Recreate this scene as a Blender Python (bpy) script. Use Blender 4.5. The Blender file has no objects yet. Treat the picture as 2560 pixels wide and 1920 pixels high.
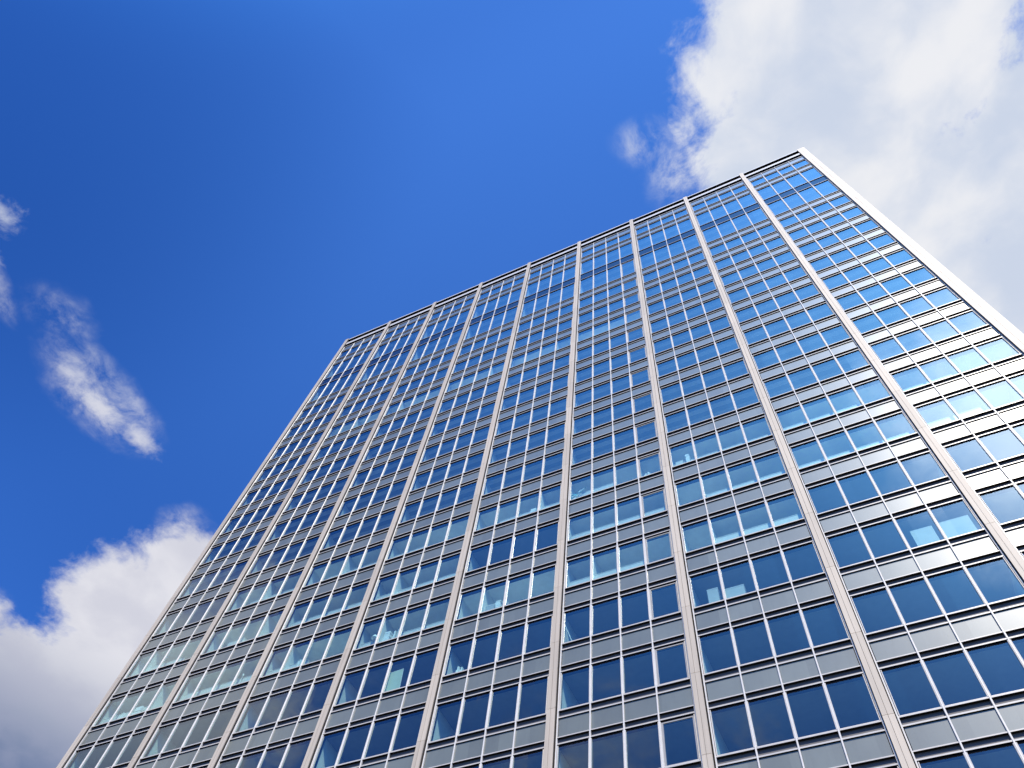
import bpy, math, random
from mathutils import Matrix, Vector

scene = bpy.context.scene
COL = scene.collection
rnd = random.Random(7)

# ------------------------------------------------------------------ scale of the place
W = 6.10                      # bay width (m)
S = W * 0.5910199             # storey height (m)
EYE = 1.6
CELL = 0.2284                  # window pitch in bays
BX0, BX1 = 0.0005 * W, 0.9141 * W
Z0 = EYE + 3.669608 * W       # height of storey line 0
def X(u): return u * W
def Z(r): return Z0 + r * S

# ------------------------------------------------------------------ camera
cam_data = bpy.data.cameras.new('camera')
cam = bpy.data.objects.new('camera', cam_data)
COL.objects.link(cam)
cam_data.sensor_width = 36.0
cam_data.lens = 18.0 * 1.5453754
cam_data.clip_start = 0.1
cam_data.clip_end = 20000
def ax(v): return Vector((v[0], -v[2], v[1]))
c_right = ax((0.90017214, 0.09319036, -0.42544761))
c_down = ax((-0.33961428, -0.46138432, -0.81962592))
c_fwd = ax((-0.27267609, 0.88229251, -0.38367653))
CAMPOS = Vector((6.8996468 * W, -3.9396336 * W, EYE))
m = Matrix.Identity(4)
for i in range(3):
    m[i][0] = c_right[i]; m[i][1] = -c_down[i]; m[i][2] = -c_fwd[i]; m[i][3] = CAMPOS[i]
cam.matrix_world = m
scene.camera = cam
def pixel(p):                 # where a point falls in the 2560 x 1920 photograph
    d = Vector(p) - CAMPOS
    z = d.dot(c_fwd)
    return 1280 + 1280 * 1.5453754 * d.dot(c_right) / z, 960 + 1280 * 1.5453754 * d.dot(c_down) / z

# ------------------------------------------------------------------ exposure
scene.render.engine = 'CYCLES'
scene.view_settings.view_transform = 'Standard'
scene.view_settings.look = 'None'
scene.view_settings.gamma = 1.0
scene.view_settings.exposure = 0.0
scene.cycles.use_denoising = True
scene.cycles.max_bounces = 12
scene.cycles.diffuse_bounces = 6
scene.cycles.transparent_max_bounces = 16
scene.cycles.caustics_reflective = False
scene.cycles.caustics_refractive = False

# ------------------------------------------------------------------ sun
SUN = Vector((0.265, -0.60, 0.755)).normalized()
sun_d = bpy.data.lights.new('sun', 'SUN')
sun_d.energy = 4.9
sun_d.angle = math.radians(0.5)
sun_d.color = (1.0, 0.91, 0.775)
sun = bpy.data.objects.new('sun', sun_d)
COL.objects.link(sun)
sun.rotation_euler = (-SUN).to_track_quat('-Z', 'Y').to_euler()
sun.location = (60, -60, 140)

# ------------------------------------------------------------------ node helpers
class NT:
    def __init__(self, tree):
        self.t = tree; self.n = tree.nodes; self.l = tree.links
    def new(self, typ, **kw):
        nd = self.n.new(typ)
        for k, v in kw.items(): setattr(nd, k, v)
        return nd
    def put(self, sock, v):
        if v is None: return
        if isinstance(v, bpy.types.NodeSocket): self.l.new(v, sock)
        else: sock.default_value = v
    def math(self, op, a, b=None, c=None, clamp=False):
        nd = self.new('ShaderNodeMath', operation=op, use_clamp=clamp)
        for s, v in zip(nd.inputs, (a, b, c)): self.put(s, v)
        return nd.outputs[0]
    def vec(self, op, a, b=None, scale=None):
        nd = self.new('ShaderNodeVectorMath', operation=op)
        self.put(nd.inputs[0], a)
        if b is not None: self.put(nd.inputs[1], b)
        if scale is not None: self.put(nd.inputs['Scale'], scale)
        return nd.outputs['Value'] if op in ('LENGTH', 'DOT_PRODUCT', 'DISTANCE') else nd.outputs[0]
    def noise(self, v, scale, detail=4, rough=0.5, dist=0.0, lac=2.0, dim='3D', w=None):
        nd = self.new('ShaderNodeTexNoise', noise_dimensions=dim)
        if v is not None: self.put(nd.inputs['Vector'], v)
        nd.inputs['Scale'].default_value = scale
        nd.inputs['Detail'].default_value = detail
        nd.inputs['Roughness'].default_value = rough
        nd.inputs['Lacunarity'].default_value = lac
        nd.inputs['Distortion'].default_value = dist
        return nd
    def ramp(self, f, a, b, c=0.0, d=1.0, smooth=True):
        nd = self.new('ShaderNodeMapRange')
        nd.interpolation_type = 'SMOOTHSTEP' if smooth else 'LINEAR'
        self.put(nd.inputs[0], f)
        for i, v in zip((1, 2, 3, 4), (a, b, c, d)): self.put(nd.inputs[i], v)
        return nd.outputs[0]
    def mix(self, f, a, b):
        nd = self.new('ShaderNodeMix', data_type='RGBA')
        self.put(nd.inputs[0], f); self.put(nd.inputs[6], a); self.put(nd.inputs[7], b)
        return nd.outputs[2]

# ------------------------------------------------------------------ sky with clouds
world = bpy.data.worlds.new('World')
scene.world = world
world.use_nodes = True
world.node_tree.nodes.clear()
k = NT(world.node_tree)
sky = k.new('ShaderNodeTexSky', sky_type='NISHITA')
sky.sun_disc = False
sky.sun_elevation = math.asin(SUN.z)
sky.sun_rotation = math.atan2(SUN.x, SUN.y)
sky.altitude = 0
sky.air_density = 1.0
sky.dust_density = 0.6
sky.ozone_density = 3.0
SKY_STRENGTH = 0.12
tc = k.new('ShaderNodeTexCoord')
D = tc.outputs['Generated']
sep = k.new('ShaderNodeSeparateXYZ'); k.l.new(D, sep.inputs[0])
clear = k.ramp(k.vec('DOT_PRODUCT', D, (0.15, 0.25, 0.955)), 0.55, 0.96)
sunside = k.math('MULTIPLY', k.ramp(k.vec('DOT_PRODUCT', D, tuple(SUN)), 0.58, 0.90), k.ramp(sep.outputs[2], 0.55, 0.85))
sunside = k.math('MULTIPLY', sunside, k.ramp(sep.outputs[1], 0.0, -0.24))
deep = k.vec('MULTIPLY', sky.outputs[0], k.mix(clear, (0.33, 0.82, 1.72, 1), (0.56, 1.22, 2.25, 1)))
darker = k.math('MAXIMUM', k.ramp(k.vec('DOT_PRODUCT', D, (-0.55, -0.26, 0.793)), 0.86, 1.0), k.math('MULTIPLY', k.ramp(sep.outputs[1], 0.10, -0.18), k.ramp(sep.outputs[0], 0.20, -0.08, 0.0, 0.75)))
deep = k.vec('MULTIPLY', deep, k.mix(darker, (1, 1, 1, 1), (0.56, 0.67, 0.75, 1)))
deep = k.vec('MULTIPLY', deep, k.mix(sunside, (1, 1, 1, 1), (1.9, 2.1, 1.75, 1)))
up = k.math('MAXIMUM', sep.outputs[2], 0.08)
P = k.new('ShaderNodeCombineXYZ')
k.l.new(k.math('DIVIDE', sep.outputs[0], up), P.inputs[0])
k.l.new(k.math('DIVIDE', sep.outputs[1], up), P.inputs[1])
P = P.outputs[0]
def blobs(items, warp):
    out = None
    for (cx, cy, rx, ry, ang, amp) in items:
        v = k.vec('SUBTRACT', warp, (cx, cy, 0))
        if ang:
            rt = k.new('ShaderNodeVectorRotate', rotation_type='Z_AXIS')
            k.l.new(v, rt.inputs['Vector']); rt.inputs['Angle'].default_value = -math.radians(ang)
            v = rt.outputs[0]
        v = k.vec('MULTIPLY', v, (1 / rx, 1 / ry, 0))
        f = k.math('MULTIPLY', k.math('SUBTRACT', 1.0, k.vec('LENGTH', v)), amp)
        out = f if out is None else k.math('MAXIMUM', out, f)
    return out
wn = k.noise(P, 5.0, 3, 0.5)
warp = k.vec('ADD', P, k.vec('SCALE', k.vec('SUBTRACT', wn.outputs['Color'], (0.5, 0.5, 0.5)), scale=0.10))
n_big = k.noise(warp, 7.0, 8, 0.62)
n_fine = k.noise(warp, 30.0, 6, 0.62)
fb = k.math('ADD', k.math('MULTIPLY', k.math('SUBTRACT', n_big.outputs[0], 0.5), 1.25),
            k.math('MULTIPLY', k.math('SUBTRACT', n_fine.outputs[0], 0.5), 0.42))
right = blobs([(0.255, 0.190, 0.235, 0.20, 0, 1.2), (0.13, 0.275, 0.125, 0.10, 0, 1.3),
               (0.24, 0.44, 0.20, 0.22, 0, 1.0), (0.31, 0.68, 0.20, 0.18, 0, 1.2), (0.40, 0.40, 0.20, 0.24, 0, .8), (0.37, 0.54, 0.16, 0.16, 0, 1.1)], P)
dr = k.ramp(k.math('ADD', right, fb), 0.0, 0.34)
n_w = k.noise(k.vec('ADD', P, k.vec('SCALE', k.vec('SUBTRACT', wn.outputs['Color'], (0.5, 0.5, 0.5)), scale=0.10)), 15.0, 12, 0.67, 0.1)
def wisp(mask, lo, hi, top): return k.math('MULTIPLY', k.ramp(mask, 0.0, 0.75), k.ramp(n_w.outputs[0], lo, hi, 0.0, top))
puff = blobs([(-0.018, 0.198, 0.050, 0.040, 30, 0.8), (0.008, 0.25, 0.055, 0.065, 0, 0.8)], P)
dp = wisp(k.math('ADD', puff, k.math('MULTIPLY', fb, 0.5)), 0.36, 0.68, 0.75)
low = blobs([(-1.42, 0.74, 0.42, 0.235, 12, 1.5), (-1.10, 0.585, 0.22, 0.14, 10, 1.3), (-0.97, 0.53, 0.13, 0.085, 10, 0.85),
             (-1.8, 0.95, 0.5, 0.4, 0, 1.4), (-1.40, 0.49, 0.05, 0.07, 0, 0.45)], P)
dl = k.ramp(k.math('ADD', low, fb), -0.05, 0.42)
wis = blobs([(-0.905, 0.205, 0.145, 0.080, 88, 1.1), (-0.872, 0.255, 0.045, 0.080, 0, 0.8), (-0.872, 0.085, 0.075, 0.060, 70, 0.55),
             (-0.925, -0.01, 0.03, 0.10, 20, 0.8), (-0.93, 0.47, 0.07, 0.055, 0, 0.9), (-1.385, 0.455, 0.06, 0.08, 0, 0.7)], P)
dw = wisp(k.math('ADD', wis, k.math('MULTIPLY', fb, 0.5)), 0.33, 0.80, 0.85)
core = blobs([(-0.915, 0.225, 0.095, 0.045, 80, 0.85), (-0.893, 0.295, 0.060, 0.040, 80, 0.75), (-0.852, -0.078, 0.060, 0.045, 20, 0.7), (-0.90, -0.03, 0.02, 0.05, 20, .5)], P)
crisp = k.math('ADD', k.math('MULTIPLY', fb, 0.95), k.math('MULTIPLY', k.math('SUBTRACT', k.noise(warp, 62.0, 6, 0.66).outputs[0], 0.5), 0.75))
dw = k.math('MAXIMUM', dw, k.ramp(k.math('ADD', core, crisp), 0.12, 0.95, 0.0, 0.92))
veil = blobs([(-0.55, -1.5, 0.5, 0.5, 0, .6), (-1.45, -0.78, 0.70, 0.48, 20, 1.5)], P)
dv = k.ramp(k.math('ADD', veil, fb), 0.0, 0.8, 0.0, 0.92)
glow = blobs([(0.50, -0.75, 0.42, 0.36, 0, 1.8), (0.80, -0.70, 0.42, 0.42, 0, 1.2)], P)
dg = k.ramp(k.math('ADD', glow, k.math('MULTIPLY', fb, 0.6)), 0.0, 1.0, 0.0, 0.8)
dens = dr
for d_ in (dp, dl, dw, dv): dens = k.math('MAXIMUM', dens, d_)
n_sh = k.noise(warp, 6.5, 5, 0.52)
sh = k.ramp(n_sh.outputs[0], 0.34, 0.66)
cl_r = k.mix(sh, (0.60, 0.67, 0.81, 1), (0.85, 0.86, 0.90, 1))
lowness = k.ramp(sep.outputs[2], 0.455, 0.60)
cl_l = k.mix(lowness, (0.14, 0.20, 0.36, 1), (0.78, 0.78, 0.84, 1))
cl_l = k.mix(k.math('MULTIPLY', k.math('SUBTRACT', 1.0, sh), 0.35), cl_l, (0.40, 0.42, 0.56, 1))
cloud = k.mix(k.ramp(sep.outputs[2], 0.70, 0.80), cl_l, cl_r)
skyc = k.vec('SCALE', deep, scale=SKY_STRENGTH)
allc = k.mix(dg, k.mix(dens, skyc, cloud), k.mix(k.ramp(k.vec('DOT_PRODUCT', D, tuple(SUN)), 0.90, 0.995), (1.6, 2.0, 2.8, 1), (3.8, 4.2, 5.0, 1)))     # thin bright cloud near the sun
bg = k.new('ShaderNodeBackground')
k.l.new(allc, bg.inputs['Color'])
bg.inputs['Strength'].default_value = 1.0
wo = k.new('ShaderNodeOutputWorld')
k.l.new(bg.outputs[0], wo.inputs['Surface'])

# ------------------------------------------------------------------ materials
def material(name):
    mt = bpy.data.materials.new(name); mt.use_nodes = True
    t = NT(mt.node_tree)
    return mt, t, mt.node_tree.nodes['Principled BSDF']

def plain(name, col, rough=0.5, metal=0.0, spec=0.5, var=0.06, scale=3.0):
    mt, t, b = material(name)
    g = t.new('ShaderNodeNewGeometry')
    n = t.noise(g.outputs['Position'], scale, 4, 0.6)
    f = t.ramp(n.outputs[0], 0.3, 0.7, 1 - var, 1 + var, False)
    t.l.new(t.vec('SCALE', tuple(col), scale=f), b.inputs['Base Color'])
    b.inputs['Roughness'].default_value = rough
    b.inputs['Metallic'].default_value = metal
    b.inputs['Specular IOR Level'].default_value = spec
    return mt

M = {}
M['white_metal'] = plain('white_metal', (0.72, 0.68, 0.62), 0.36, 0.0, 0.5, 0.05, 1.5)
M['joint_and_shade'] = plain('gasket_and_shade', (0.013, 0.012, 0.012), 0.95, 0, 0.03)  # black of the joints, also used for shade painted on undersides and window heads
M['rail_metal'] = plain('rail_metal', (0.55, 0.51, 0.455), 0.36, 0.0, 0.6, 0.08, 2.5)
M['core'] = plain('pilaster_core', (0.075, 0.064, 0.055), 0.7)
M['slot'] = plain('grey_channel', (0.12, 0.115, 0.115), 0.6)
M['vent_grey'] = plain('grey_sash', (0.33, 0.32, 0.31), 0.5)
M['roof'] = plain('roof_felt', (0.12, 0.12, 0.12), 0.9)
M['white_wall'] = plain('white_paint', (0.86, 0.86, 0.83), 0.7)
M['ceiling_white'] = plain('ceiling_white', (0.88, 0.89, 0.86), 0.8)
mt, t, b = material('ceiling_grey')        # louvred metal ceiling: strips along the facade
g = t.new('ShaderNodeNewGeometry')
s3 = t.new('ShaderNodeSeparateXYZ'); t.l.new(g.outputs['Position'], s3.inputs[0])
st = t.math('FRACT', t.math('DIVIDE', s3.outputs[1], 0.62))
t.l.new(t.mix(t.ramp(st, 0.42, 0.58), (0.22, 0.23, 0.24, 1), (0.50, 0.51, 0.52, 1)), b.inputs['Base Color'])
b.inputs['Roughness'].default_value = 0.8
M['ceiling_grey'] = mt
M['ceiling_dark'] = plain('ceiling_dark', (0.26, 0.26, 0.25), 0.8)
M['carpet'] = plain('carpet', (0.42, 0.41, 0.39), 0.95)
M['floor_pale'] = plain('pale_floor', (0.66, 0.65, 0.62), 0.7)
M['heater_metal'] = plain('heater_metal', (0.60, 0.59, 0.57), 0.5)
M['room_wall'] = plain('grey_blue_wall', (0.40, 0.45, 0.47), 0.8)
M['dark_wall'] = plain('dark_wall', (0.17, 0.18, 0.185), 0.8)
M['paper'] = plain('white_paper', (0.82, 0.82, 0.80), 0.8, var=0.02)

# stone-coloured pilaster cladding: sheets with a small tone change, faint streaks
mt, t, b = material('pilaster_cladding')
g = t.new('ShaderNodeNewGeometry')
s3 = t.new('ShaderNodeSeparateXYZ'); t.l.new(g.outputs['Position'], s3.inputs[0])
cell = t.new('ShaderNodeTexWhiteNoise', noise_dimensions='2D')
cv = t.new('ShaderNodeCombineXYZ')
t.l.new(t.math('FLOOR', t.math('DIVIDE', t.math('SUBTRACT', s3.outputs[2], Z0 + 0.03 * S), S)), cv.inputs[0])
t.l.new(t.math('FLOOR', t.math('ADD', t.math('DIVIDE', s3.outputs[0], W), 0.5)), cv.inputs[1])
t.l.new(cv.outputs[0], cell.inputs['Vector'])
st = t.new('ShaderNodeMapping'); t.l.new(g.outputs['Position'], st.inputs['Vector'])
st.inputs['Scale'].default_value = (9, 9, 0.35)
streak = t.noise(st.outputs[0], 1.0, 5, 0.6)
tone = t.math('ADD', t.math('MULTIPLY', cell.outputs[0], 0.16), t.math('MULTIPLY', streak.outputs[0], 0.42))
tone = t.math('ADD', tone, 0.71)
t.l.new(t.vec('SCALE', (0.56, 0.475, 0.37), scale=tone), b.inputs['Base Color'])
b.inputs['Roughness'].default_value = 0.55
b.inputs['Specular IOR Level'].default_value = 0.5
M['pilaster'] = mt

# spandrel glass: grey-green enamel behind glass, slightly wavy
def spandrel(name, col, rough, coat=0.6, spec=0.6):
    mt, t, b = material(name)
    g = t.new('ShaderNodeNewGeometry')
    n = t.noise(g.outputs['Position'], 0.9, 3, 0.5)
    pc = t.new('ShaderNodeTexWhiteNoise', noise_dimensions='2D')
    ps = t.new('ShaderNodeSeparateXYZ'); t.l.new(g.outputs['Position'], ps.inputs[0])
    pv = t.new('ShaderNodeCombineXYZ')
    t.l.new(t.math('FLOOR', t.math('DIVIDE', t.math('SUBTRACT', ps.outputs[0], BX0), CELL * W)), pv.inputs[0])
    t.l.new(t.math('FLOOR', t.math('DIVIDE', t.math('SUBTRACT', ps.outputs[2], Z0), S)), pv.inputs[1])
    t.l.new(pv.outputs[0], pc.inputs['Vector'])
    mp = t.new('ShaderNodeMapping'); t.l.new(g.outputs['Position'], mp.inputs['Vector']); mp.inputs['Scale'].default_value = (7, 7, 0.8)
    run = t.ramp(t.noise(mp.outputs[0], 1.0, 5, 0.65).outputs[0], 0.45, 0.75, 1.0, 0.94)
    f = t.math('MULTIPLY', t.math('MULTIPLY', t.ramp(n.outputs[0], 0.3, 0.7, 0.94, 1.06, False), run), t.ramp(pc.outputs[0], 0, 1, 0.90, 1.10, False))
    bpn = t.new('ShaderNodeBump'); bpn.inputs['Strength'].default_value = 0.05; bpn.inputs['Distance'].default_value = 0.05
    t.l.new(n.outputs[0], bpn.inputs['Height']); t.l.new(bpn.outputs[0], b.inputs['Coat Normal'])
    t.l.new(t.vec('SCALE', col, scale=f), b.inputs['Base Color'])
    b.inputs['Roughness'].default_value = rough
    b.inputs['Coat Weight'].default_value = coat
    b.inputs['Coat Roughness'].default_value = 0.06
    b.inputs['Specular IOR Level'].default_value = spec
    return mt
M['panel'] = spandrel('spandrel_enamel', (0.168, 0.184, 0.154), 0.33, 1.0)
M['blue_panel'] = spandrel('dark_blue_enamel', (0.012, 0.022, 0.06), 0.10, 0.0, 0.5)

# window glass: partly mirrored, tinted, seen through
mt, t, b = material('coated_glass')
t.n.remove(b)
out = [n for n in t.n if n.type == 'OUTPUT_MATERIAL'][0]
g = t.new('ShaderNodeNewGeometry')
wv = t.noise(g.outputs['Position'], 0.55, 2, 0.5)
bp = t.new('ShaderNodeBump'); bp.inputs['Strength'].default_value = 0.012; bp.inputs['Distance'].default_value = 0.05
t.l.new(wv.outputs[0], bp.inputs['Height'])
tr = t.new('ShaderNodeBsdfTransparent'); tr.inputs['Color'].default_value = (0.875, 1.0, 0.985, 1)
gl = t.new('ShaderNodeBsdfGlossy'); gl.inputs['Roughness'].default_value = 0.012
gl.inputs['Color'].default_value = (0.84, 0.95, 0.98, 1)
pc = t.new('ShaderNodeTexWhiteNoise', noise_dimensions='2D')
ps = t.new('ShaderNodeSeparateXYZ'); t.l.new(g.outputs['Position'], ps.inputs[0])
pv = t.new('ShaderNodeCombineXYZ')
t.l.new(t.math('FLOOR', t.math('DIVIDE', ps.outputs[0], CELL * W)), pv.inputs[0])
t.l.new(t.math('FLOOR', t.math('DIVIDE', t.math('SUBTRACT', ps.outputs[2], Z0), S)), pv.inputs[1])
t.l.new(pv.outputs[0], pc.inputs['Vector'])
tilt = t.vec('SCALE', t.vec('SUBTRACT', pc.outputs['Color'], (0.5, 0.5, 0.5)), scale=0.022)     # panes never sit quite flat
t.l.new(t.vec('NORMALIZE', t.vec('ADD', bp.outputs[0], tilt)), gl.inputs['Normal'])
fr = t.new('ShaderNodeFresnel'); fr.inputs['IOR'].default_value = 1.52
mx = t.new('ShaderNodeMixShader')
refl = t.math('DIVIDE', t.math('MULTIPLY', fr.outputs[0], 4.0), t.math('ADD', t.math('MULTIPLY', fr.outputs[0], 3.0), 1.0))   # two panes, four surfaces
t.l.new(t.math('MULTIPLY', refl, t.math('SUBTRACT', 1.0, g.outputs['Backfacing'])), mx.inputs[0]); t.l.new(tr.outputs[0], mx.inputs[1]); t.l.new(gl.outputs[0], mx.inputs[2])
t.l.new(mx.outputs[0], out.inputs['Surface'])
M['glass'] = mt

mt, t, b = material('asphalt')
g = t.new('ShaderNodeNewGeometry')
n1 = t.noise(g.outputs['Position'], 0.15, 6, 0.6)
t.l.new(t.mix(n1.outputs[0], (0.045, 0.045, 0.046, 1), (0.075, 0.074, 0.072, 1)), b.inputs['Base Color'])
b.inputs['Roughness'].default_value = 0.9
M['asphalt'] = mt

# ------------------------------------------------------------------ mesh helpers
class MB:
    def __init__(self): self.v = []; self.f = []; self.mi = []
    def box(self, x0, x1, y0, y1, z0, z1, mi=0, skip='', under=None):
        if x0 > x1: x0, x1 = x1, x0
        if y0 > y1: y0, y1 = y1, y0
        if z0 > z1: z0, z1 = z1, z0
        o = len(self.v)
        self.v += [(x0, y0, z0), (x1, y0, z0), (x1, y1, z0), (x0, y1, z0), (x0, y0, z1), (x1, y0, z1), (x1, y1, z1), (x0, y1, z1)]
        for key, q in (('b', (0, 3, 2, 1)), ('t', (4, 5, 6, 7)), ('f', (0, 1, 5, 4)), ('r', (1, 2, 6, 5)), ('k', (2, 3, 7, 6)), ('l', (3, 0, 4, 7))):
            if key in skip: continue
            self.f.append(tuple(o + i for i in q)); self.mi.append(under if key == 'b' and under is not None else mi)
    def quad(self, pts, mi=0):
        o = len(self.v); self.v += [tuple(p) for p in pts]
        self.f.append(tuple(range(o, o + len(pts)))); self.mi.append(mi)
    def prism(self, prof, z0, z1, mi=0):        # outline in x,y (counter-clockwise from above), swept upward
        o = len(self.v); n = len(prof)
        self.v += [(x, y, z0) for x, y in prof] + [(x, y, z1) for x, y in prof]
        for i in range(n):
            j = (i + 1) % n
            self.f.append((o + i, o + j, o + n + j, o + n + i)); self.mi.append(mi)
        self.f.append(tuple(o + n + i for i in range(n))); self.mi.append(mi)
        self.f.append(tuple(o + n - 1 - i for i in range(n))); self.mi.append(mi)
    def mesh(self, name, mats):
        me = bpy.data.meshes.new(name)
        me.from_pydata(self.v, [], self.f)
        for mm in mats: me.materials.append(M[mm])
        me.polygons.foreach_set('material_index', self.mi)
        me.update()
        return me
def put(name, me, parent=None, loc=None, **props):
    o = bpy.data.objects.new(name, me); COL.objects.link(o)
    if parent is not None: o.parent = parent
    if loc is not None: o.location = loc
    for kk, vv in props.items(): o[kk] = vv
    return o

# ------------------------------------------------------------------ ground
gm = MB(); R_ = 4000
gm.quad([(-R_, -R_, 0), (R_, -R_, 0), (R_, R_, 0), (-R_, R_, 0)])
put('ground', gm.mesh('ground', ['asphalt']), kind='structure')

# ------------------------------------------------------------------ the tower
tower = put('office_tower', None)
tower['label'] = 'tall office tower with pale vertical pilasters and grid of blue reflecting windows'
tower['category'] = 'office building'

NB = 9                         # bays
ROWS = [float(r) for r in range(-6, 14)] + [14.466, 15.909]
TOPRAIL = 16.86                # top spandrel, counted like a sill line
def on_screen(pts):
    xs = [pixel(p) for p in pts]
    return any(-20 < x < 2580 and -20 < y < 1940 for x, y in xs)
def area(x0, x1, z0, z1):
    q = [pixel(p) for p in ((x0, 0, z0), (x1, 0, z0), (x1, 0, z1), (x0, 0, z1))]
    if not any(0 < x < 2560 and 0 < y < 1920 for x, y in q): return 0
    q = [(min(max(x, 0), 2560), min(max(y, 0), 1920)) for x, y in q]
    return 0.5 * abs(sum(q[i][0] * q[(i + 1) % 4][1] - q[(i + 1) % 4][0] * q[i][1] for i in range(4)))

# --- spandrels: rails, channels and four enamel panels per bay
def spandrel_rails(mb, x, z, kind):
    a, b_ = x + BX0, x + BX1
    def bar(r0, r1, y0, y1, mi=0):      # underside of each bar is coloured black, as painted shade
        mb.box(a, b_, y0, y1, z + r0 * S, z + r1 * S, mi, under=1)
    if kind == 'top':
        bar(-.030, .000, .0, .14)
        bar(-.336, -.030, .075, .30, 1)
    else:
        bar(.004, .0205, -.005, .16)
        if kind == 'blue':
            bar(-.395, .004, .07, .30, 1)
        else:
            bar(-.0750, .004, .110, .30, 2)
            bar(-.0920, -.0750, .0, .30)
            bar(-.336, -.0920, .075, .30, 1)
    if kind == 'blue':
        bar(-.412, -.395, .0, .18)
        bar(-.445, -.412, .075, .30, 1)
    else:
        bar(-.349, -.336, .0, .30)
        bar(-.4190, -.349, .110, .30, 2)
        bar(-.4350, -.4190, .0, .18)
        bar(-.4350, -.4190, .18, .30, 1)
def panel_mb(mb, x, z, kind, c):
    x0, x1 = x + BX0 + c * CELL * W + .036, x + BX0 + (c + 1) * CELL * W - .036
    lo, hi = (-.392, -.004) if kind == 'blue' else (-.333, -.033) if kind == 'top' else (-.333, -.095)
    mb.box(x0, x1, .050, .072, z + lo * S, z + hi * S)
    return x0, x1, z + lo * S, z + hi * S
span = []
for r in ROWS + [TOPRAIL]:
    kind = 'top' if r == TOPRAIL else 'blue' if r == 14.466 else 'plain'
    for bay in range(NB):
        span.append((area(X(bay), X(bay + .91), Z(r - .43), Z(r + .02)), r, bay, kind))
span.sort(key=lambda q: -q[0])
proto_rails, proto_panel = {}, {}
for kind in ('plain', 'blue', 'top'):
    mb = MB(); spandrel_rails(mb, 0, 0, kind)
    proto_rails[kind] = mb.mesh('spandrel', ['rail_metal', 'joint_and_shade', 'slot'])
    proto_panel[kind] = []
    for c in range(4):
        mb = MB(); panel_mb(mb, 0, 0, kind, c)
        proto_panel[kind].append(mb.mesh('panel', ['blue_panel' if kind == 'blue' else 'panel']))
rest, rest_p, rest_b = MB(), MB(), MB()
for i, (a_, r, bay, kind) in enumerate(span):
    if i < 99 and a_ > 0:
        o = put('spandrel', proto_rails[kind], tower, (X(bay), 0, Z(r)))
        if kind == 'blue': o['label'] = 'spandrel strip with dark blue panels'
        for c in range(4): put('panel', proto_panel[kind][c], o)
    else:
        spandrel_rails(rest, X(bay), Z(r), kind)
        for c in range(4): panel_mb(rest_b if kind == 'blue' else rest_p, X(bay), Z(r), kind, c)
o = put('spandrel', rest.mesh('spandrel', ['rail_metal', 'joint_and_shade', 'slot']), tower, kind='stuff')
put('panel', rest_p.mesh('panel', ['panel']), o)
q = put('panel', rest_b.mesh('panel', ['blue_panel']), o); q['label'] = 'dark blue panels'

# --- windows: sash with rounded posts, glass pane
def heights(r):                # bottom and top of the window that stands on sill line r
    b0 = r + .0215
    if r == 13: return b0, 14.466 - .445
    if r == 14.466: return b0, 15.909 - .437
    if r == 15.909: return b0, TOPRAIL - .437
    return b0, r + 1 - .437
def sash(mb, w, h, vent):
    pw = .036
    for sx in (0, 1):
        x0 = sx * (w - pw)
        prof = [(x0, .10), (x0, .002), (x0 + .014, -.014), (x0 + pw - .014, -.014), (x0 + pw, .002), (x0 + pw, .10)]
        mb.prism(prof, 0, h - .045)
    mb.box(pw, w - pw, .03, .10, 0, .035)
    mb.box(0, w, .050, .13, h - .075, h, 1)  # black head frame: shade below the rail put into its colour
    if vent:
        t_ = .055
        mb.box(pw, pw + t_ + .02, .035, .10, .035, h - .075, 2)
        mb.box(w - pw - t_, w - pw, .035, .10, .035, h - .075, 2)
        mb.box(pw + t_ + .02, w - pw - t_, .035, .10, h - .075 - t_, h - .075, 2)
        mb.box(pw + t_ + .02, w - pw - t_, .035, .10, .035, .035 + .03, 2)
def pane(mb, x, z, w, h, vent, tilt=0.0):
    p_ = .036
    mb.box(x + p_, x + w - p_, .056, .064, z + .03, z + h - .06)
SP = .029                      # half width of the central spine
wins = []
for r in ROWS:
    for bay in range(NB):
        for c in range(4):
            x0 = X(bay) + BX0 + c * CELL * W + SP - .004
            x1 = X(bay) + BX0 + (c + 1) * CELL * W - SP + .004
            b0, t0 = heights(r)
            wins.append((area(x0, x1, Z(b0), Z(t0)), r, bay, c, x0, x1, Z(b0), Z(t0)))
wins.sort(key=lambda q: -q[0])
cache = {}
rs, rp = MB(), MB()
def add_shift(dst, src, dx, dz):
    o = len(dst.v)
    dst.v += [(x + dx, y, z + dz) for x, y, z in src.v]
    dst.f += [tuple(i + o for i in f) for f in src.f]
    dst.mi += src.mi
for i, (a_, r, bay, c, x0, x1, z0, z1) in enumerate(wins):
    vent = (bay == 5 and c == 3 and r < 14)
    key = (round(x1 - x0, 4), round(z1 - z0, 4), vent)
    if key not in cache:
        ms, mp = MB(), MB()
        sash(ms, x1 - x0, z1 - z0, vent); pane(mp, 0, 0, x1 - x0, z1 - z0, vent)
        cache[key] = (ms, mp, ms.mesh('window', ['white_metal', 'joint_and_shade', 'vent_grey']), mp.mesh('pane', ['glass']))
    ms, mp, me_s, me_p = cache[key]
    if i < 99 and a_ > 0:
        o = put('window', me_s, tower, (x0, 0, z0))
        if vent: o['label'] = 'opening window with grey inner sash'
        put('pane', me_p, o)
    else:
        add_shift(rs, ms, x0, z0); add_shift(rp, mp, x0, z0)
o = put('window', rs.mesh('window', ['white_metal', 'joint_and_shade', 'vent_grey']), tower, kind='stuff')
put('pane', rp.mesh('pane', ['glass']), o)

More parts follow.
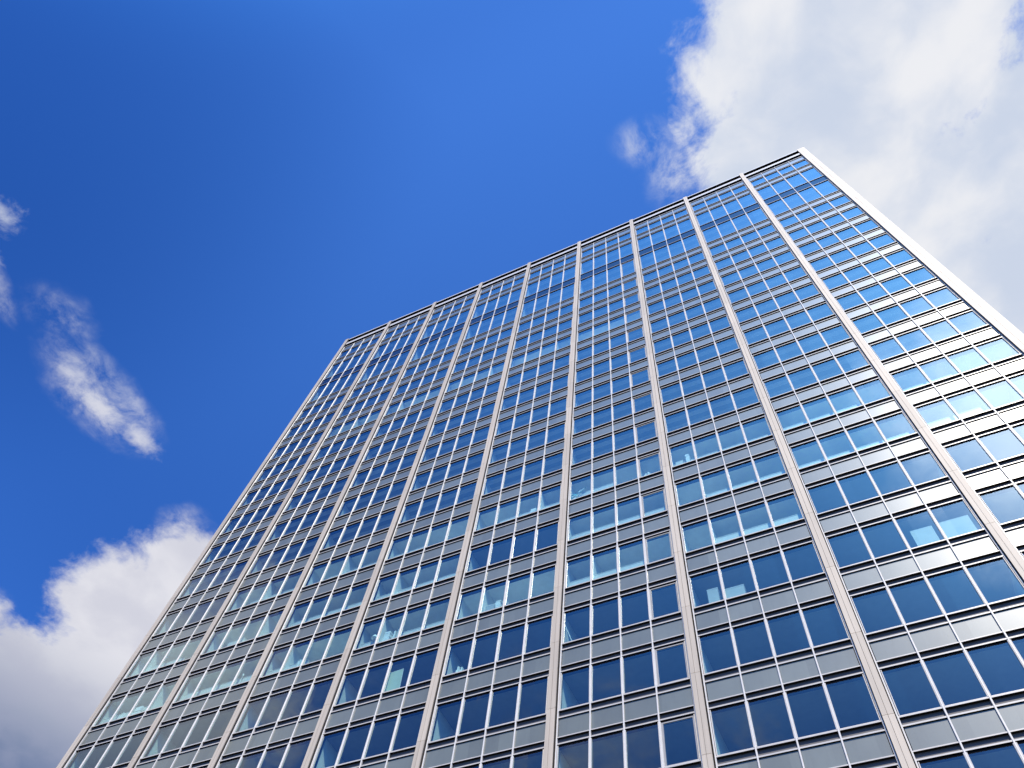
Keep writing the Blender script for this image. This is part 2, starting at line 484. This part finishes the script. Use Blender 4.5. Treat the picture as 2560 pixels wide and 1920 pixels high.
# --- mullions: the slim spine between windows, the whole height of the wall
ZT = Z(TOPRAIL) + .0
for bay in range(NB):
    for c in range(5):
        x = X(bay) + BX0 + c * CELL * W
        hw = SP if 0 < c < 4 else .028
        mb = MB()
        mb.prism([(-hw, .08), (-hw, -.012), (-hw + .012, -.022), (hw - .012, -.022), (hw, -.012), (hw, .08)], Z(-6) - .9 * S, ZT)
        put('mullion', mb.mesh('mullion', ['white_metal']), tower, (x + (.0 if 0 < c < 4 else -.02 if c == 0 else .02), 0, 0))

# --- pilasters: two sheet leaves with a seam, one sheet per storey
def pilaster(mb, x0, x1, seam, y0, y1, zb, zt):
    r = math.floor((zb - Z0) / S) + .03
    z = zb
    while z < zt - .01:
        zn = min(Z(r + 1), zt)
        if zn - z > .05:
            g_ = .006
            mb.box(x0, seam - .006, y0, y0 + .045, z + g_, zn - g_)
            mb.box(seam + .006, x1, y0 + .004, y0 + .049, z + g_, zn - g_)
        z = zn; r += 1
    mb.box(x0 + .012, x1 - .012, y0 + .02, y1 - .01, zb, zt - .02, 1)
PF = -.15
for kk in range(NB + 1):
    mb = MB()
    if kk == 0: x0, sm, x1 = X(-.082), X(-.044), X(-.013)
    elif kk == NB: x0, sm, x1 = X(9 - .078), X(9 - .030), X(9.035)
    else: x0, sm, x1 = X(kk - .075), X(kk - .046), X(kk - .013)
    pilaster(mb, x0, x1, sm, PF, .16, .4, Z(17.5))
    put('pilaster', mb.mesh('pilaster', ['pilaster', 'core']), tower)
# dark reveals beside the pilasters
mb = MB()
for kk in range(NB + 1):
    mb.box(X(kk - .0857), X(kk + .0004), .165, .30, .4, Z(17.1))
put('reveal', mb.mesh('reveal', ['joint_and_shade']), tower)

# --- parapet: fascia, dark slot with small brackets, coping
par = put('parapet', None, tower)
mb = MB()
for bay in range(NB):
    mb.box(X(bay) - .07, X(bay + .922), -.03, .30, Z(17.06), Z(17.20), under=1)  # fascia underside painted black in place of shade
put('fascia', mb.mesh('fascia', ['white_metal', 'joint_and_shade']), par)
mb = MB()
for bay in range(NB):
    mb.box(X(bay) - .07, X(bay + .922), .22, .32, Z(17.20), Z(17.44))
    mb.box(X(bay) - .07, X(bay + .922), .12, .30, Z(16.86), Z(17.06), under=0)
put('shadow_gap', mb.mesh('shadow_gap', ['joint_and_shade']), par)
mb = MB()
for bay in range(NB):
    for i in range(17):
        x = X(bay) + .1 + i * (0.90 * W / 17)
        mb.box(x, x + .16, -.01, .2, Z(17.20), Z(17.225))
put('bracket', mb.mesh('bracket', ['white_metal']), par, kind='stuff')
mb = MB()
mb.box(X(-.082), X(9.035), -.06, .45, Z(17.44), Z(17.50), under=1)  # coping underside likewise, shade as a black face
put('coping', mb.mesh('coping', ['white_metal', 'joint_and_shade']), par)
mb = MB(); mb.box(X(9.03) - .05, X(9.03) + .05, .0, .12, Z(17.50), Z(17.57))
put('roof_anchor', mb.mesh('roof_anchor', ['joint_and_shade']), tower)
mb = MB(); mb.box(X(-.08), X(9.03), .45, 16, Z(17.2), Z(17.3))
put('roof', mb.mesh('roof', ['roof']), tower)

# --- side and rear walls, plinth
for xx in ((X(-.082), X(-.082) + .3), (X(9.035) - .3, X(9.035))):
    mb = MB(); mb.box(xx[0], xx[1], .17, 16, 0, Z(17.45))
    put('side_wall', mb.mesh('side_wall', ['pilaster']), tower)
mb = MB(); mb.box(X(-.08) + .3, X(9.03) - .3, 15.7, 16, 0, Z(17.45))
put('rear_wall', mb.mesh('rear_wall', ['pilaster']), tower)
mb = MB(); mb.box(X(-.1), X(9.05), .05, 15.6, 0.0, Z(-6) - .43 * S)
put('plinth', mb.mesh('plinth', ['pilaster']), tower)

# --- the rooms behind the glass
DEPTH = 6.5
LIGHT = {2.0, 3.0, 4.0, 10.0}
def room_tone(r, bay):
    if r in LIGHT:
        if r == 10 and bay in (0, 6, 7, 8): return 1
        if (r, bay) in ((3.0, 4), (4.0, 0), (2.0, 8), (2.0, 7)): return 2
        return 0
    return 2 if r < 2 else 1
for r in ROWS:
    b0, t0 = heights(r)
    zc = Z(t0) + .03; zf = Z(b0) - .85
    mb, mw = MB(), MB()
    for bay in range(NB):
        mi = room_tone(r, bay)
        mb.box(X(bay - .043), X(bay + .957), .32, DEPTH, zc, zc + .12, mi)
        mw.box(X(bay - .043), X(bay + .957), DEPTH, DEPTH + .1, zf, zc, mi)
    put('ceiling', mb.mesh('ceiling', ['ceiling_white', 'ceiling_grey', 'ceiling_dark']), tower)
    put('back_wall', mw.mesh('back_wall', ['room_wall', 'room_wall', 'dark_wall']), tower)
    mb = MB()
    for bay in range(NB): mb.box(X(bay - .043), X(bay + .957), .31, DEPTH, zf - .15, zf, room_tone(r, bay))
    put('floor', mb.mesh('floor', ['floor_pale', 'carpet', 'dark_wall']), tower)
    mb = MB()
    for bay in range(NB):
        d_ = 2.4 if room_tone(r, bay) == 0 else .36  # bright rooms: depth added as an unseen reflector, bouncing sun to the ceiling
        mb.box(X(bay - .043), X(bay + .957), .13, d_, Z(b0) - .04, Z(b0) + .01)
    put('window_board_and_reflector', mb.mesh('window_board_and_reflector', ['white_wall']), tower)
    mb = MB()
    for bay in range(NB):
        mb.box(X(bay - .075), X(bay - .004), .31, DEPTH, zf, zc)
        if room_tone(r, bay) == 0:                      # low white heater covers along the window wall
            a = rnd.choice([0, 0, 1]); e = rnd.choice([2, 3, 4, 4]); hh = rnd.uniform(.72, .96)
            if e > a and r != 10:
                mh = MB()
                mh.box(X(bay) + a * CELL * W + .06, X(bay) + e * CELL * W - .06, .40, .62, Z(b0) + .013, Z(b0) + hh - .03)
                mh.box(X(bay) + a * CELL * W + .05, X(bay) + e * CELL * W - .05, .385, .64, Z(b0) + hh - .03, Z(b0) + hh)
                put('heater_cover', mh.mesh('heater_cover', ['heater_metal']), tower)
        if room_tone(r, bay) == 0 and rnd.random() < .7:
            c = rnd.choice([1, 2, 3])
            mb.box(X(bay) + c * CELL * W - .05, X(bay) + c * CELL * W + .05, .15, DEPTH, zf, zc)
    put('partition', mb.mesh('partition', ['white_wall']), tower)

# ------------------------------------------------------------------ things standing on the window boards
def board(r): return Z(r + .0215) + .012
def ring(mb, cx, cy, z0, r0, z1, r1, n=14, mi=0, cap=True):
    o = len(mb.v)
    for zz, rr in ((z0, r0), (z1, r1)):
        for i in range(n):
            a = 2 * math.pi * i / n
            mb.v.append((cx + rr * math.cos(a), cy + rr * math.sin(a), zz))
    for i in range(n):
        j = (i + 1) % n
        mb.f.append((o + i, o + j, o + n + j, o + n + i)); mb.mi.append(mi)
    if cap:
        mb.f.append(tuple(o + n + i for i in range(n))); mb.mi.append(mi)
        mb.f.append(tuple(o + n - 1 - i for i in range(n))); mb.mi.append(mi)
def tube(mb, a, b_, rad, n=8, mi=0):
    a, b_ = Vector(a), Vector(b_); d = (b_ - a).normalized()
    s_ = d.cross(Vector((0, 1, 0.01))).normalized(); t_ = d.cross(s_)
    o = len(mb.v)
    for c in (a, b_):
        for i in range(n):
            w_ = 2 * math.pi * i / n
            mb.v.append(tuple(c + s_ * math.cos(w_) * rad + t_ * math.sin(w_) * rad))
    for i in range(n):
        j = (i + 1) % n
        mb.f.append((o + i, o + j, o + n + j, o + n + i)); mb.mi.append(mi)
    mb.f.append(tuple(o + n + i for i in range(n))); mb.mi.append(mi)
    mb.f.append(tuple(o + n - 1 - i for i in range(n))); mb.mi.append(mi)
for nm, colr in (('leaf_green', (0.10, 0.22, 0.12)), ('flower_cyan', (0.25, 0.75, 0.85)), ('flower_white', (0.85, 0.85, 0.83)),
                 ('flower_yellow', (0.80, 0.68, 0.25)), ('pale_green_board', (0.50, 0.54, 0.42)), ('clay', (0.45, 0.22, 0.14)),
                 ('pale_laminate', (0.42, 0.42, 0.42)), ('dark_cover', (0.06, 0.06, 0.08)), ('card', (0.62, 0.60, 0.55))):
    M[nm] = plain(nm, colr, 0.6)
def thing(name, label, cat, loc, group=None):
    o = put(name, None, None, loc); o['label'] = label; o['category'] = cat
    if group: o['group'] = group
    return o

# plant with pale flowers
t_ = thing('potted_plant', 'potted plant with white and turquoise flowers and a long arching stem behind the glass', 'plant', (30.78, .26, board(4)))
mb = MB(); ring(mb, 0, 0, 0, .10, .26, .14); put('pot', mb.mesh('pot', ['flower_white']), t_)
mb = MB(); pr = random.Random(3)
for i in range(11):
    a = pr.uniform(-1.0, .8); h = pr.uniform(.35, .62)
    tube(mb, (0, 0, .24), (math.sin(a) * h * .5, pr.uniform(-.05, .06), .24 + h), .008, 5)
prev = Vector((0.04, 0, .24))
for i in range(1, 9):
    q = Vector((.04 + .075 * i, -.02, .24 + .85 * math.sin(i * .17)))
    tube(mb, prev, q, .014, 6); prev = q
put('stem', mb.mesh('stem', ['leaf_green']), t_)
mb = MB()
for i in range(60):
    c = Vector((pr.gauss(-.12, .14), pr.uniform(-.09, .08), pr.uniform(.36, .92)))
    d1 = Vector((pr.uniform(-1, 1), pr.uniform(-.6, .6), pr.uniform(-.3, 1))).normalized() * pr.uniform(.06, .11)
    d2 = d1.cross(Vector((0, 1, .2))).normalized() * .028
    mb.quad([c - d1, c + d2, c + d1, c - d2], pr.choice([0, 1, 1, 2, 2, 2, 3]))
for i in range(22):
    c = Vector((.12 + .024 * i, pr.uniform(-.05, .02), .62 + .46 * math.sin(.3 + i * .06)))
    d1 = Vector((pr.uniform(-.4, 1), pr.uniform(-.3, .3), pr.uniform(-.6, 1))).normalized() * pr.uniform(.05, .10)
    d2 = d1.cross(Vector((0, 1, .2))).normalized() * .026
    mb.quad([c - d1, c + d2, c + d1, c - d2], pr.choice([0, 2, 2, 1]))
put('flowers', mb.mesh('flowers', ['leaf_green', 'flower_cyan', 'flower_white', 'flower_yellow']), t_, kind='stuff')

def paper_stack(name, label, x, r, w, h, n, seed, cat='paper stack', y=.27, mats=('paper', 'card')):
    pr = random.Random(seed); mb = MB(); z = 0
    for i in range(n):
        hh = h / n
        dx, dy = pr.uniform(-.02, .02), pr.uniform(-.012, .012); ww = w * pr.uniform(.86, 1.0)
        mb.box(-ww / 2 + dx, ww / 2 + dx, -.11 + dy, .11 + dy, z, z + hh * .93, i % 2 if pr.random() < .3 else 0)
        z += hh
    t = put(name, mb.mesh(name, list(mats)), None, (x, y, board(r))); t['label'] = label; t['category'] = cat
    return t
def cabinet(name, label, x0, x1, r, h, y=.22, mat='pale_laminate', cat='cabinet'):
    w = x1 - x0
    t = thing(name, label, cat, (x0, y, board(r)))
    mb = MB(); mb.box(0, w, .012, .34, 0, h - .025); put('carcass', mb.mesh('carcass', [mat]), t)
    mb = MB(); mb.box(-.012, w + .012, -.004, .35, h - .022, h); put('top', mb.mesh('top', ['paper']), t)
    mb = MB(); mb.box(.02, w / 2 - .006, 0, .010, .03, h - .05); mb.box(w / 2 + .006, w - .02, 0, .010, .03, h - .05)
    put('back_panel', mb.mesh('back_panel', [mat]), t)
    return t
def display_board(name, label, x0, x1, r, h, y=.24, mat='pale_laminate', lean=0.0, cat='display board'):
    w = x1 - x0
    t = thing(name, label, cat, (x0, y, board(r)))
    mb = MB(); mb.box(.012, w - .012, .004, .014, .012, h - .012); put('sheet', mb.mesh('sheet', [mat]), t)
    mb = MB()
    mb.box(0, w, 0, .018, 0, .012); mb.box(0, w, 0, .018, h - .012, h)
    mb.box(0, .012, 0, .018, .012, h - .012); mb.box(w - .012, w, 0, .018, .012, h - .012)
    put('frame', mb.mesh('frame', ['paper']), t)
    mb = MB()
    for xx in (.12 * w, .86 * w): mb.box(xx, xx + .03, .018, .20, 0, .02)
    put('foot', mb.mesh('foot', ['dark_cover']), t)
    t.rotation_euler = (0, lean, 0)
    return t
def binders(label, x, r, hs, y=.25, name='binder_row', mats=('paper', 'card', 'dark_cover')):
    mb = MB(); xx = 0; pr = random.Random(int(x * 10))
    for i, h in enumerate(hs):
        w = pr.uniform(.055, .085)
        mb.box(xx, xx + w - .006, pr.uniform(0, .015), .25, 0, h, 2 if h < .2 else (1 if pr.random() < .25 else 0)); xx += w
    t = put(name, mb.mesh(name, list(mats)), None, (x, y, board(r))); t['label'] = label; t['category'] = 'binders'
    return t
paper_stack('paper_tray', 'two white paper trays stacked behind the glass left of the flowering plant', 28.16, 4, .34, .62, 5, 1)
cabinet('storage_box', 'grey-white storage box low behind a bright window, right of the flowering plant bay', 36.80, 37.22, 4, .66, cat='box', mat='card')
paper_stack('card_stack', 'small pile of white cards beside the grey-white storage box', 37.52, 4, .22, .98, 6, 2, 'cards')
binders('uneven row of small white figures on the sill of a window with grey sash', 34.95, 4, [.50, .60, .44, .66, .58, .42], name='figurine_row')
cabinet('cabinet', 'narrow pale cabinet behind a dark window, left of a wider one', 37.26, 37.74, 1, 1.04)
cabinet('cabinet', 'wide pale cabinet behind a dark window, its top level with the mid pane', 37.98, 38.86, 1, .80)
display_board('display_board', 'nearly square pale board standing behind a blue window at the right', 45.86, 46.70, 1, 1.20)
display_board('display_board', 'wide pale board standing behind a window, right of the nearly square one', 46.98, 48.10, 1, 1.23)
display_board('notice_board', 'pale green sheet leaning behind a dark window low in the building', 21.02, 21.90, 1, 1.42, mat='pale_green_board', lean=-.06)
t_ = thing('desk_lamp', 'white desk lamp with cone shade on a bright window sill', 'lamp', (19.24, .30, board(2)))
mb = MB(); ring(mb, 0, 0, 0, .10, .02, .09); put('base', mb.mesh('base', ['paper']), t_)
mb = MB(); tube(mb, (0, 0, .02), (0, 0, .80), .012); put('stem', mb.mesh('stem', ['dark_cover']), t_)
mb = MB(); ring(mb, 0, 0, .78, .19, 1.0, .07, 16); put('lamp_shade', mb.mesh('lamp_shade', ['paper']), t_)
paper_stack('paper_stack', 'tall white paper pile next to the desk lamp', 20.15, 2, .36, .82, 7, 4)
binders('white and dark binders standing right of the paper pile by the desk lamp', 20.50, 2, [.86, .80, .14, .9, .7, .5])
cabinet('printer', 'white office printer on the sill of a bright window', 25.98, 26.50, 2, .62, y=.24, cat='printer')
paper_stack('paper_stack', 'low pile of papers behind the printer window, beside the printer', 26.74, 2, .30, .72, 6, 5)
binders('few pale folders in the lit corner of a dark window by a pilaster', 24.92, 1, [.42, .62, .55, .36, .5])
t_ = thing('window_pole', 'thin white pole leaning in the corner of a dark window', 'pole', (30.96, .24, board(1)))
mb = MB(); tube(mb, (0, 0, 0), (-.46, .02, 1.36), .016); put('shaft', mb.mesh('shaft', ['paper']), t_)
mb = MB(); tube(mb, (-.46, .02, 1.36), (-.475, .02, 1.41), .026); put('hook', mb.mesh('hook', ['dark_cover']), t_)
t_ = thing('floor_lamp', 'slim white upright lamp behind a window in the second bay from the left', 'lamp', (10.46, .30, board(2)))
mb = MB(); ring(mb, 0, 0, 0, .09, .02, .08); put('base', mb.mesh('base', ['paper']), t_)
mb = MB(); tube(mb, (0, 0, .02), (-.02, 0, .92), .014); put('stem', mb.mesh('stem', ['paper']), t_)
mb = MB(); ring(mb, -.02, 0, .90, .05, 1.02, .045, 12); put('lamp_shade', mb.mesh('lamp_shade', ['paper']), t_)
binders('pale books along the sill in the far left bay, low on the facade', 1.50, 2, [.62, .70, .58, .72, .40, .66])
paper_stack('paper_stack', 'wide untidy paper pile in the far left bay beside the pale books', 3.10, 2, .62, .70, 7, 8)
binders('row of white folders in the second bay from the left above the slim lamp', 8.55, 3, [.70, .74, .66, .78, .62, .7, .5])
binders('pale files behind a bright window of the third bay from the left', 14.3, 2, [.74, .66, .78, .12, .72, .6])
